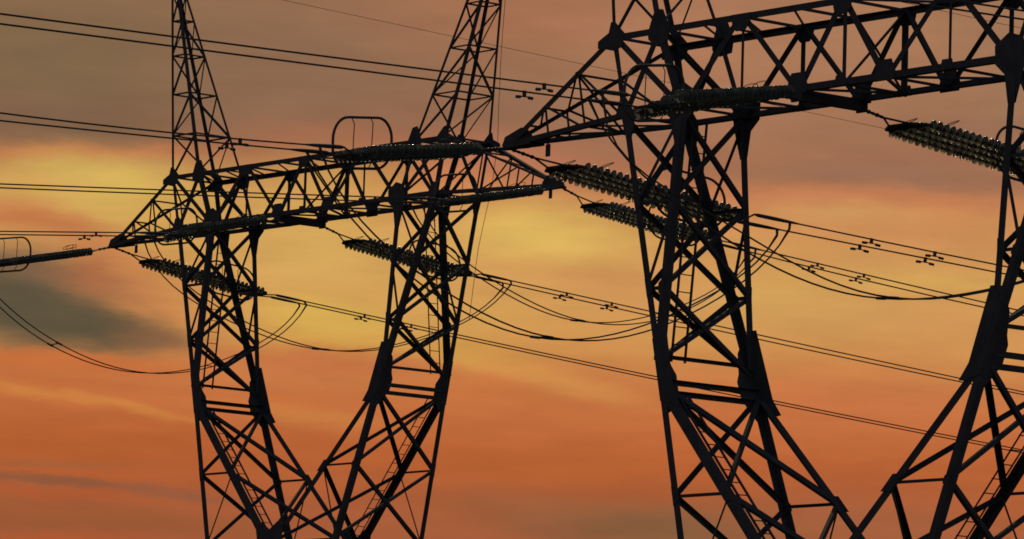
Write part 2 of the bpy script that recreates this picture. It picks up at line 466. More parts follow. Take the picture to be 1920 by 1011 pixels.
        for sy in (-1, 1):
            n = V(0, -sy, 0)
            leg(o, Z(ends['T', sy][0]), Z(ends['T', sy][1]), 0.155 if sy == s else 0.075, (0, 0, -1), n, 'top_chord', 0.014)
            leg(o, Z(ends['B', sy][0]), Z(ends['B', sy][1]), 0.125, (0, 0, 1), n, 'bottom_chord', 0.014)
            for t in fr:
                brace(o, at('T', sy, t), at('B', sy, t), 0.065, n)
            brace(o, at('T', sy, fr[0]), at('B', sy, fr[1]), 0.06, n)
            brace(o, at('T', sy, fr[1]), at('B', sy, 1.0), 0.065, n)
        bm = nb(); px = s * 11.28 if s < 0 else s * 12.3
        box(bm, Z((px, 0.0, -0.3)), (0.16, 0, 0), (0, 0.02, 0), (0, 0, 0.3)); box(bm, Z((px, 0.0, -0.11)), (0.03, 0, 0), (0, 0.03, 0), (0, 0, 0.12))
        link('hanging_plate', bm, STEEL, o)
    arm(-1); arm(1)

    # ---------- earth wire peaks
    def peak(s):
        bm = nb(); cx, hh, ZT = 9.209, 0.213, 9.0
        base = {('O', -1): V(s * WO, -D, HT), ('I', -1): V(s * WI, -D, HT), ('O', 1): V(s * WO, D, HT), ('I', 1): V(s * WI, D, HT)}
        top = {('O', -1): V(s * (cx + hh), -.193, ZT), ('I', -1): V(s * (cx - hh), -.193, ZT), ('O', 1): V(s * (cx + hh), .193, ZT), ('I', 1): V(s * (cx - hh), .193, ZT)}
        at = lambda k, sy, z: Z(lerp(base[k, sy], top[k, sy], (z - HT) / (ZT - HT)))
        lv = [HT, 3.53, 5.11, 6.60, 7.95, ZT]
        for z in lv[1:]:
            for sy in (-1, 1): brace(None, at('O', sy, z), at('I', sy, z), 0.042, (0, -sy, 0), bm=bm)
            for k in 'OI': brace(None, at(k, -1, z), at(k, 1, z), 0.042, (s if k == 'I' else -s, 0, 0), bm=bm)
        L_, R_ = ('O', 'I') if s < 0 else ('I', 'O')
        for i, (a, b) in enumerate(zip(lv, lv[1:])):
            w = 0.048 if i < 3 else 0.04
            brace(None, at(L_, -1, a), at(R_, -1, b), w, Y, bm=bm)
            brace(None, at(R_, 1, b), at(L_, 1, a), w * .8, -Y, bm=bm)
            if i < 2: brace(None, at(L_, 1, b) if i == 0 else at(R_, 1, b), at(R_, 1, a) if i == 0 else at(L_, 1, a), w, -Y, bm=bm) if i == 1 else None
            if i % 2 == 0:
                brace(None, at(L_, -1, b), at(L_, 1, a), w * .8, X, bm=bm); brace(None, at(R_, 1, b), at(R_, -1, a), w * .8, -X, bm=bm)
            else:
                brace(None, at(L_, -1, a), at(L_, 1, b), w * .8, X, bm=bm); brace(None, at(R_, -1, b), at(R_, 1, a), w * 1.2, -X, bm=bm)
        box(bm, Z((s * cx, 0, 9.3)), (0.12, 0, 0), (0, 0.12, 0), (0, 0, 0.7))
        o = link('earth_wire_peak', bm, STEEL, root)
        for (k, sy) in base:
            ux = -s if k == 'O' else s
            leg(o, Z(base[k, sy]), Z(top[k, sy]), 0.095, (ux, 0, 0), (0, -sy, 0), 'main_leg', 0.012)
    peak(-1); peak(1)

    # ---------- window legs (bridge to knee) and the waist section below
    def node(s, sy, k, z):
        if z >= KZ:
            t = z / KZ; return Z(lerp((s * (BO if k == 'O' else BI), sy * D, 0), (s * KX, sy * KY, KZ), t))
        dz = KZ - z
        return Z((s * (KX - dz * (SLO if k == 'O' else SLI)), sy * (KY + dz * SLD), z))

    def window_leg(s):
        bm = nb()
        nO, nI = (-s, 0, 0), (s, 0, 0)
        later = []
        lv = [0, KZ * .34, KZ * .67, KZ]
        for z in lv[1:3]:
            for sy in (-1, 1): later.append((node(s, sy, 'O', z), node(s, sy, 'I', z), 0.08, (0, -sy, 0)))
        for z, w in ((-5.80, .07), (-6.40, .10), (-6.66, .10)):
            k = 'O'
            brace(None, node(s, -1, k, z), node(s, 1, k, z), w, nO, bm=bm)
        z1 = -9.1
        for z in (z1,):
            for sy in (-1, 1): later.append((node(s, sy, 'O', z), node(s, sy, 'I', z), 0.07, (0, -sy, 0)))
        for sy in (-1, 1):
            later.append((node(s, sy, 'I', z1), node(s, sy, 'O', WST), 0.05, (0, -sy, 0)))
            plate(bm, [node(s, sy, 'O', KZ + b) + V(-s * .03, 0, 0) + V(0, -sy, 0) * a for a, b in [(0, 1.1), (.30, .75), (.44, .25), (.56, .05), (.56, -.36), (.40, -.62), (.24, -.85), (0, -1.0)]], nO, .016)
        o = link('window_leg', bm, STEEL, root)
        for a, b, w, n in later: brace(o, a, b, w, n, name='strut')
        for a, b in zip(lv, lv[1:]):
            last = b == KZ
            zb = KZ * .95 if last else b
            for k, n in (('O', nO), ('I', nI)):
                brace(o, node(s, -1, k, a), node(s, 1, k, b if not last else KZ * .97), 0.11, n, lay=0)
                brace(o, node(s, 1, k, a), node(s, -1, k, zb), 0.105, n, lay=4)
            for sy in (-1, 1):
                if not last: brace(o, node(s, sy, 'I', a), node(s, sy, 'O', b), 0.09, (0, -sy, 0))
        for k, n in (('O', nO), ('I', nI)):
            za = KZ - .25
            brace(o, node(s, -1, k, za), node(s, 1, k, z1), 0.12, n, lay=0)
            brace(o, node(s, 1, k, za), node(s, -1, k, z1), 0.10, n, lay=4)
            brace(o, node(s, -1, k, z1), node(s, 1, k, WST), 0.12, n, lay=0)
            brace(o, node(s, 1, k, z1), node(s, -1, k, WST), 0.10, n, lay=4)
        for sy in (-1, 1):
            n = (0, -sy, 0)
            leg(o, node(s, sy, 'O', 0), node(s, sy, 'O', KZ), 0.185, (-s, 0, 0), n)
            leg(o, node(s, sy, 'I', 0), node(s, sy, 'I', KZ + .36), 0.185, (s, 0, 0), n)
            leg(o, node(s, sy, 'O', KZ), node(s, sy, 'O', WST), 0.19, (-s, 0, 0), n)
            leg(o, node(s, sy, 'I', KZ - .36), node(s, sy, 'I', WST), 0.20, (s, 0, 0), n)
            kp = [node(s, sy, 'O', KZ + .85), node(s, sy, 'I', KZ + 1.3) + V(s * .02, 0, 0), node(s, sy, 'I', KZ + 1.3) + V(-s * .10, 0, 0),
                  node(s, sy, 'I', KZ - .35) + V(-s * .25, 0, 0), node(s, sy, 'I', KZ - .72) + V(-s * .16, 0, 0), node(s, sy, 'I', KZ - .74), node(s, sy, 'O', KZ - .62)]
            bmk = nb(); plate(bmk, [p + V(0, sy * .012, 0) for p in kp], Y, 0.018); link('gusset_plate', bmk, STEEL, o)
            gusset(o, node(s, sy, 'O', z1), X * -s, (node(s, sy, 'O', z1 + .3) - node(s, sy, 'O', z1 - .3)).normalized(), n, [(.01, .24), (.22, .08), (.22, -.08), (.01, -.24)])
            gusset(o, node(s, sy, 'O', KZ * .67), X * -s, (node(s, sy, 'O', KZ * .67 + .3) - node(s, sy, 'O', KZ * .67 - .3)).normalized(), n, [(.01, .24), (.22, .08), (.22, -.1), (.01, -.24)])
            gusset(o, node(s, sy, 'O', KZ * .34), X * -s, (node(s, sy, 'O', KZ * .34 + .3) - node(s, sy, 'O', KZ * .34 - .3)).normalized(), n, [(.01, .2), (.2, .07), (.2, -.08), (.01, -.2)])
            gusset(o, node(s, sy, 'I', z1), X * s, (node(s, sy, 'I', z1 + .3) - node(s, sy, 'I', z1 - .3)).normalized(), n, [(-.10, .26), (.22, .28), (.24, -.26), (-.08, -.26)])
            gusset(o, node(s, sy, 'I', KZ * .67), X * s, ZZ, n, [(.02, .26), (.24, .1), (.24, -.12), (.02, -.26)])
        # ladder up the inner face
        bml = nb(); ys_ = (.43, .85) if s < 0 else (-.43, -.85)
        near = -1 if s < 0 else 1

        def rail(z, o_):
            p = node(s, near, 'I', z); return V(p.x + s * .06, p.y + o_, p.z)
        for za, zb, d0 in ((-.15, KZ + .35, 0), (KZ - .45, WST + .15, 1)):
            for o_ in ys_:
                if d0: o_ *= .78
                bbq = [rail(za, o_), rail(zb, o_)]
                angle(bml, bbq[0], bbq[1], 0.045, (0, 1, 0), (s, 0, 0), 0.010)
            L_ = (rail(za, ys_[0]) - rail(zb, ys_[0])).length; k = int(L_ / .40)
            for i in range(1, k):
                z = za + (zb - za) * i / k
                f_ = .78 if d0 else 1
                tube(bml, [rail(z, ys_[0] * f_), rail(z, ys_[1] * f_)], 0.014, 5)
        link('ladder', bml, STEEL, o)
    window_leg(-1); window_leg(1)

    # ---------- waist and body down to the ground
    bm = nb(); dW = KY + (KZ - WST) * SLD; xW = KX - (KZ - WST) * SLO
    lv = [WST, -14.2, -17.2, -H0 - .1]
    hw = [xW, 2.95, 3.25, 3.6]; hd = [dW, 2.15, 2.7, 3.25]
    nd = lambda i, sx, sy: Z((sx * hw[i], sy * hd[i], lv[i]))
    for i in range(3):
        for sy in (-1, 1):
            brace(None, nd(i + 1, -1, sy), nd(i, 1, sy) if i else Z((0, sy * dW, WST)), .09, (0, -sy, 0), bm=bm, lay=0)
            brace(None, nd(i + 1, 1, sy), nd(i, -1, sy) if i else Z((0, sy * dW, WST)), .09, (0, -sy, 0), bm=bm, lay=4)
            brace(None, nd(i + 1, -1, sy), nd(i + 1, 1, sy), .07, (0, -sy, 0), bm=bm) if i < 2 else None
        for sx in (-1, 1):
            brace(None, nd(i, sx, -1), nd(i + 1, sx, 1), .08, (-sx, 0, 0), bm=bm, lay=0)
            brace(None, nd(i, sx, 1), nd(i + 1, sx, -1), .08, (-sx, 0, 0), bm=bm, lay=4)
            brace(None, nd(i + 1, sx, -1), nd(i + 1, sx, 1), .06, (-sx, 0, 0), bm=bm) if i < 2 else None
    for sy in (-1, 1):
        brace(None, Z((-xW, sy * dW, WST)), Z((xW, sy * dW, WST)), .06, (0, -sy, 0), bm=bm)
    body = link('tower_body', bm, STEEL, root)
    for sy in (-1, 1):
        gusset(body, Z((0, sy * dW, WST)), X, ZZ, (0, -sy, 0), [(-.8, .62), (-.45, .72), (0, .45), (.45, .72), (.8, .62), (.6, -.3), (0, -.5), (-.6, -.3)])
        for sx in (-1, 1):
            for i in range(3):
                leg(body, nd(i, sx, sy), nd(i + 1, sx, sy), 0.2, (-sx, 0, 0), (0, -sy, 0))
            bmf = nb(); box(bmf, nd(3, sx, sy) + V(0, 0, .1), (.9, 0, 0), (0, .9, 0), (0, 0, .6)); link('footing', bmf, IRON, body)
    return root


pylon2 = build_pylon()
b2 = world_pt('T2', (0, 0, -H0)); pylon2.location = b2; pylon2.rotation_euler = (0, 0, YAW)
tag(pylon2, 'nearer, larger black steel lattice pylon, its window frame filling the right half of the picture', 'pylon', 'lattice pylons')
pylon1 = copy_tree(pylon2)
pylon1.location = world_pt('T1', (0, 0, -H0))
tag(pylon1, 'farther, smaller black steel lattice pylon at the left, both of its earth-wire peaks in view', 'pylon', 'lattice pylons')

# thin cable hanging down the outside of the far pylon's right peak
bm = nb()
tube(bm, [world_pt('T1', p) for p in ((9.15, .5, 9.3), (8.89, .6, 6.78), (8.77, .6, 5.07), (8.72, .6, 3.1), (8.72, .6, 1.86), (8.48, .6, .32), (8.1, .62, -.8), (7.78, .66, -1.73), (7.63, .7, -2.33), (7.12, .9, -4.11))], 0.010, 5)
tag(link('downlead_cable', bm, ALU), 'thin dark cable hanging down beside the right peak of the farther pylon', 'cable')

# ------------------------------------------------------------------ conductors, jumpers, strings (tower-frame metres)
STRINGS = {
 'T2 L n': [[-12.458,-1.69,-0.413],[-11.768,-5.541,-1.006]],
 'T2 L f': [[-12.478,1.623,-0.471],[-11.683,6.199,-1.199]],
 'T1 L n': [[-12.472,-1.609,-0.51],[-11.762,-5.579,-1.353]],
 'T1 L f': [[-12.48,1.61,-0.533],[-11.747,5.834,-1.307]],
 'T1 C n': [[-1.215,-2.146,-0.387],[-0.512,-6.071,-1.263]],
 'T1 C f': [[-1.179,2.386,-0.61],[-0.461,6.519,-1.336]],
 'T1 R n': [[13.039,-1.56,-0.467],[13.725,-5.392,-1.274]],
 'T1 R f': [[13.008,1.428,-0.616],[13.699,5.408,-1.275]],
 'T2 C n': [[-1.254,-1.926,-0.239],[-0.523,-6.013,-1.011]],
 'T2 C f': [[-1.191,2.317,-0.449],[-0.418,6.768,-1.161]],
}
SPANS = {
 'T2 C n 0': [[0.021,-7.375,-1.009],[0.33,-9.104,-1.117],[0.639,-10.832,-1.224],[0.949,-12.56,-1.33],[1.258,-14.288,-1.435],[1.567,-16.016,-1.54],[1.876,-17.745,-1.644],[2.186,-19.473,-1.747],[2.495,-21.201,-1.849],[2.804,-22.929,-1.95],[3.113,-24.657,-2.05],[3.423,-26.386,-2.15],[3.732,-28.114,-2.249],[4.041,-29.842,-2.347],[4.35,-31.57,-2.444],[4.66,-33.299,-2.54],[4.969,-35.027,-2.635],[5.278,-36.755,-2.73],[5.587,-38.483,-2.824],[5.897,-40.211,-2.917],[6.206,-41.94,-3.009],[6.515,-43.668,-3.1],[6.824,-45.396,-3.19],[7.134,-47.124,-3.28],[7.443,-48.852,-3.368],[7.752,-50.581,-3.456]],
 'T2 C n 1': [[-0.659,-6.929,-1.096],[-0.35,-8.656,-1.197],[-0.041,-10.383,-1.298],[0.268,-12.111,-1.399],[0.577,-13.838,-1.5],[0.886,-15.565,-1.6],[1.195,-17.292,-1.701],[1.504,-19.019,-1.801],[1.813,-20.746,-1.901],[2.122,-22.473,-2.002],[2.432,-24.2,-2.102],[2.741,-25.928,-2.202],[3.05,-27.655,-2.302],[3.359,-29.382,-2.402],[3.668,-31.109,-2.501],[3.977,-32.836,-2.601],[4.286,-34.563,-2.7],[4.595,-36.29,-2.8],[4.904,-38.017,-2.899],[5.213,-39.744,-2.998],[5.522,-41.472,-3.097],[5.831,-43.199,-3.196],[6.14,-44.926,-3.295],[6.449,-46.653,-3.394],[6.758,-48.38,-3.493],[7.067,-50.107,-3.591]],
 'T2 L n 0': [[-11.335,-6.284,-0.958],[-11.081,-7.707,-1.079],[-10.826,-9.13,-1.193],[-10.572,-10.553,-1.298],[-10.317,-11.976,-1.395],[-10.062,-13.399,-1.484],[-9.808,-14.822,-1.566],[-9.553,-16.245,-1.639],[-9.299,-17.668,-1.704],[-9.044,-19.09,-1.762],[-8.789,-20.513,-1.811],[-8.535,-21.936,-1.853],[-8.28,-23.359,-1.886],[-8.025,-24.782,-1.912],[-7.771,-26.205,-1.929],[-7.516,-27.628,-1.939],[-7.262,-29.051,-1.94],[-7.007,-30.473,-1.934],[-6.752,-31.896,-1.92],[-6.498,-33.319,-1.897],[-6.243,-34.742,-1.867],[-5.989,-36.165,-1.829],[-5.734,-37.588,-1.782],[-5.479,-39.011,-1.728],[-5.225,-40.434,-1.666],[-4.97,-41.857,-1.596]],
 'T2 L n 1': [[-11.942,-6.25,-1.027],[-11.69,-7.656,-1.129],[-11.439,-9.061,-1.229],[-11.187,-10.466,-1.326],[-10.936,-11.872,-1.42],[-10.684,-13.277,-1.512],[-10.433,-14.682,-1.601],[-10.181,-16.088,-1.688],[-9.93,-17.493,-1.772],[-9.678,-18.898,-1.854],[-9.427,-20.304,-1.933],[-9.175,-21.709,-2.009],[-8.924,-23.114,-2.083],[-8.672,-24.52,-2.154],[-8.421,-25.925,-2.222],[-8.169,-27.33,-2.288],[-7.918,-28.736,-2.351],[-7.666,-30.141,-2.412],[-7.415,-31.546,-2.47],[-7.164,-32.952,-2.525],[-6.912,-34.357,-2.578],[-6.661,-35.763,-2.629],[-6.409,-37.168,-2.676],[-6.158,-38.573,-2.721],[-5.906,-39.979,-2.764],[-5.655,-41.384,-2.804]],
 'T1 R n 0': [[14.231,-6.543,-1.354],[14.545,-8.299,-1.541],[14.859,-10.055,-1.728],[15.174,-11.811,-1.914],[15.488,-13.567,-2.099],[15.802,-15.323,-2.283],[16.116,-17.079,-2.467],[16.43,-18.836,-2.649],[16.745,-20.592,-2.83],[17.059,-22.348,-3.01],[17.373,-24.104,-3.189],[17.687,-25.86,-3.368],[18.002,-27.616,-3.545],[18.316,-29.372,-3.722],[18.63,-31.128,-3.897],[18.944,-32.884,-4.072],[19.259,-34.64,-4.245],[19.573,-36.396,-4.418],[19.887,-38.152,-4.589],[20.201,-39.908,-4.76],[20.515,-41.664,-4.93],[20.83,-43.42,-5.098],[21.144,-45.176,-5.266],[21.458,-46.932,-5.433],[21.772,-48.688,-5.599],[22.087,-50.444,-5.764]],
 'T1 R n 1': [[13.598,-6.36,-1.414],[13.91,-8.104,-1.6],[14.222,-9.849,-1.784],[14.535,-11.594,-1.967],[14.847,-13.338,-2.149],[15.159,-15.083,-2.33],[15.471,-16.827,-2.509],[15.783,-18.572,-2.687],[16.095,-20.316,-2.863],[16.408,-22.061,-3.039],[16.72,-23.806,-3.212],[17.032,-25.55,-3.385],[17.344,-27.295,-3.556],[17.656,-29.039,-3.726],[17.969,-30.784,-3.895],[18.281,-32.528,-4.062],[18.593,-34.273,-4.228],[18.905,-36.018,-4.392],[19.217,-37.762,-4.555],[19.529,-39.507,-4.717],[19.842,-41.251,-4.878],[20.154,-42.996,-5.037],[20.466,-44.74,-5.195],[20.778,-46.485,-5.352],[21.09,-48.23,-5.507],[21.402,-49.974,-5.661]],
 'T1 C n 0': [[-0.027,-7.107,-1.375],[0.203,-8.393,-1.522],[0.433,-9.679,-1.67],[0.663,-10.965,-1.818],[0.893,-12.251,-1.966],[1.123,-13.537,-2.113],[1.353,-14.822,-2.261],[1.584,-16.108,-2.409],[1.814,-17.394,-2.557],[2.044,-18.68,-2.704],[2.274,-19.966,-2.852],[2.504,-21.252,-3.0],[2.734,-22.538,-3.148],[2.964,-23.823,-3.296],[3.194,-25.109,-3.443],[3.424,-26.395,-3.591],[3.654,-27.681,-3.739],[3.884,-28.967,-3.887],[4.115,-30.253,-4.034],[4.345,-31.539,-4.182],[4.575,-32.825,-4.33],[4.805,-34.11,-4.478],[5.035,-35.396,-4.625],[5.265,-36.682,-4.773],[5.495,-37.968,-4.921],[5.725,-39.254,-5.069]],
 'T1 C n 1': [[-0.671,-6.861,-1.419],[-0.443,-8.138,-1.562],[-0.214,-9.415,-1.705],[0.014,-10.691,-1.849],[0.243,-11.968,-1.992],[0.471,-13.245,-2.136],[0.7,-14.522,-2.279],[0.928,-15.799,-2.423],[1.157,-17.076,-2.566],[1.385,-18.353,-2.71],[1.614,-19.63,-2.853],[1.842,-20.907,-2.996],[2.071,-22.184,-3.14],[2.299,-23.461,-3.283],[2.528,-24.737,-3.427],[2.756,-26.014,-3.57],[2.985,-27.291,-3.714],[3.213,-28.568,-3.857],[3.442,-29.845,-4.0],[3.67,-31.122,-4.144],[3.899,-32.399,-4.287],[4.127,-33.676,-4.431],[4.356,-34.953,-4.574],[4.584,-36.23,-4.718],[4.813,-37.507,-4.861],[5.041,-38.783,-5.004]],
 'T2 L f 0': [[-11.262,6.894,-1.127],[-10.796,9.58,-1.36],[-10.329,12.267,-1.581],[-9.862,14.954,-1.789],[-9.396,17.64,-1.986],[-8.929,20.327,-2.169],[-8.462,23.013,-2.341],[-7.996,25.7,-2.5],[-7.529,28.387,-2.647],[-7.062,31.073,-2.782],[-6.595,33.76,-2.904],[-6.129,36.447,-3.014],[-5.662,39.133,-3.112],[-5.195,41.82,-3.197],[-4.729,44.506,-3.27],[-4.262,47.193,-3.331],[-3.795,49.88,-3.379],[-3.328,52.566,-3.416],[-2.862,55.253,-3.439],[-2.395,57.94,-3.451],[-1.928,60.626,-3.45],[-1.462,63.313,-3.437],[-0.995,65.999,-3.412],[-0.528,68.686,-3.374],[-0.062,71.373,-3.325],[0.405,74.059,-3.262]],
 'T2 L f 1': [[-11.874,6.827,-1.247],[-11.403,9.537,-1.448],[-10.932,12.247,-1.65],[-10.462,14.958,-1.852],[-9.991,17.668,-2.053],[-9.52,20.378,-2.255],[-9.049,23.088,-2.457],[-8.578,25.798,-2.658],[-8.108,28.509,-2.86],[-7.637,31.219,-3.062],[-7.166,33.929,-3.263],[-6.695,36.639,-3.465],[-6.224,39.35,-3.667],[-5.754,42.06,-3.868],[-5.283,44.77,-4.07],[-4.812,47.48,-4.272],[-4.341,50.19,-4.473],[-3.87,52.901,-4.675],[-3.4,55.611,-4.877],[-2.929,58.321,-5.078],[-2.458,61.031,-5.28],[-1.987,63.741,-5.482],[-1.516,66.452,-5.683],[-1.046,69.162,-5.885],[-0.575,71.872,-6.087],[-0.104,74.582,-6.288]],
 'T1 R f 0': [[14.205,6.592,-1.419],[14.699,9.436,-1.74],[15.193,12.279,-2.055],[15.687,15.123,-2.364],[16.181,17.966,-2.667],[16.675,20.81,-2.964],[17.169,23.653,-3.255],[17.663,26.497,-3.54],[18.157,29.34,-3.819],[18.651,32.184,-4.092],[19.145,35.027,-4.359],[19.639,37.87,-4.62],[20.133,40.714,-4.875],[20.627,43.557,-5.124],[21.12,46.401,-5.367],[21.614,49.244,-5.604],[22.108,52.088,-5.835],[22.602,54.931,-6.06],[23.096,57.775,-6.279],[23.59,60.618,-6.492],[24.084,63.462,-6.699],[24.578,66.305,-6.9],[25.072,69.149,-7.095],[25.566,71.992,-7.284],[26.06,74.836,-7.467],[26.554,77.679,-7.644]],
 'T1 R f 1': [[13.595,6.535,-1.406],[14.093,9.401,-1.772],[14.591,12.268,-2.109],[15.089,15.135,-2.419],[15.587,18.002,-2.701],[16.085,20.868,-2.956],[16.583,23.735,-3.182],[17.081,26.602,-3.381],[17.579,29.468,-3.553],[18.077,32.335,-3.696],[18.575,35.202,-3.812],[19.073,38.068,-3.9],[19.571,40.935,-3.96],[20.069,43.802,-3.992],[20.567,46.668,-3.997],[21.065,49.535,-3.974],[21.563,52.402,-3.924],[22.061,55.268,-3.845],[22.559,58.135,-3.739],[23.057,61.002,-3.605],[23.555,63.868,-3.443],[24.053,66.735,-3.254],[24.551,69.602,-3.037],[25.049,72.468,-2.792],[25.547,75.335,-2.519],[26.045,78.202,-2.219]],
 'T1 C f 0': [[-0.017,7.352,-1.344],[0.559,10.665,-1.693],[1.134,13.977,-2.04],[1.71,17.289,-2.383],[2.285,20.601,-2.723],[2.86,23.914,-3.061],[3.436,27.226,-3.396],[4.011,30.538,-3.727],[4.587,33.851,-4.056],[5.162,37.163,-4.383],[5.737,40.475,-4.706],[6.313,43.788,-5.026],[6.888,47.1,-5.344],[7.464,50.412,-5.659],[8.039,53.724,-5.97],[8.614,57.037,-6.279],[9.19,60.349,-6.586],[9.765,63.661,-6.889],[10.341,66.974,-7.189],[10.916,70.286,-7.487],[11.491,73.598,-7.782],[12.067,76.911,-8.074],[12.642,80.223,-8.363],[13.218,83.535,-8.649],[13.793,86.847,-8.932],[14.368,90.16,-9.212]],
 'T1 C f 1': [[-0.594,7.481,-1.367],[-0.016,10.809,-1.735],[0.562,14.137,-2.093],[1.14,17.465,-2.442],[1.718,20.793,-2.78],[2.296,24.121,-3.109],[2.875,27.449,-3.429],[3.453,30.777,-3.738],[4.031,34.105,-4.038],[4.609,37.433,-4.328],[5.187,40.761,-4.609],[5.765,44.089,-4.879],[6.343,47.417,-5.14],[6.921,50.745,-5.391],[7.5,54.073,-5.633],[8.078,57.401,-5.864],[8.656,60.729,-6.086],[9.234,64.057,-6.298],[9.812,67.385,-6.5],[10.39,70.713,-6.693],[10.968,74.041,-6.876],[11.546,77.369,-7.049],[12.125,80.697,-7.212],[12.703,84.025,-7.366],[13.281,87.353,-7.51],[13.859,90.681,-7.644]],
 'T1 L f 0': [[-11.307,6.638,-1.361],[-10.659,10.366,-1.775],[-10.012,14.094,-2.18],[-9.364,17.823,-2.574],[-8.716,21.551,-2.958],[-8.069,25.279,-3.332],[-7.421,29.008,-3.696],[-6.773,32.736,-4.05],[-6.126,36.465,-4.393],[-5.478,40.193,-4.727],[-4.83,43.921,-5.05],[-4.183,47.65,-5.363],[-3.535,51.378,-5.666],[-2.887,55.106,-5.959],[-2.24,58.835,-6.242],[-1.592,62.563,-6.514],[-0.944,66.292,-6.777],[-0.297,70.02,-7.029],[0.351,73.748,-7.271],[0.999,77.477,-7.503],[1.646,81.205,-7.725],[2.294,84.933,-7.936],[2.942,88.662,-8.138],[3.589,92.39,-8.329],[4.237,96.118,-8.51],[4.885,99.847,-8.681]],
 'T1 L f 1': [[-11.875,6.82,-1.375],[-11.225,10.562,-1.79],[-10.575,14.304,-2.195],[-9.925,18.046,-2.591],[-9.275,21.788,-2.977],[-8.625,25.53,-3.353],[-7.975,29.271,-3.72],[-7.325,33.013,-4.077],[-6.675,36.755,-4.424],[-6.025,40.497,-4.761],[-5.375,44.239,-5.089],[-4.725,47.981,-5.406],[-4.075,51.723,-5.715],[-3.425,55.465,-6.013],[-2.775,59.207,-6.302],[-2.125,62.949,-6.581],[-1.475,66.691,-6.85],[-0.825,70.433,-7.109],[-0.175,74.175,-7.359],[0.475,77.917,-7.599],[1.125,81.659,-7.829],[1.775,85.401,-8.05],[2.425,89.143,-8.26],[3.075,92.885,-8.462],[3.725,96.627,-8.653],[4.375,100.368,-8.834]],
}
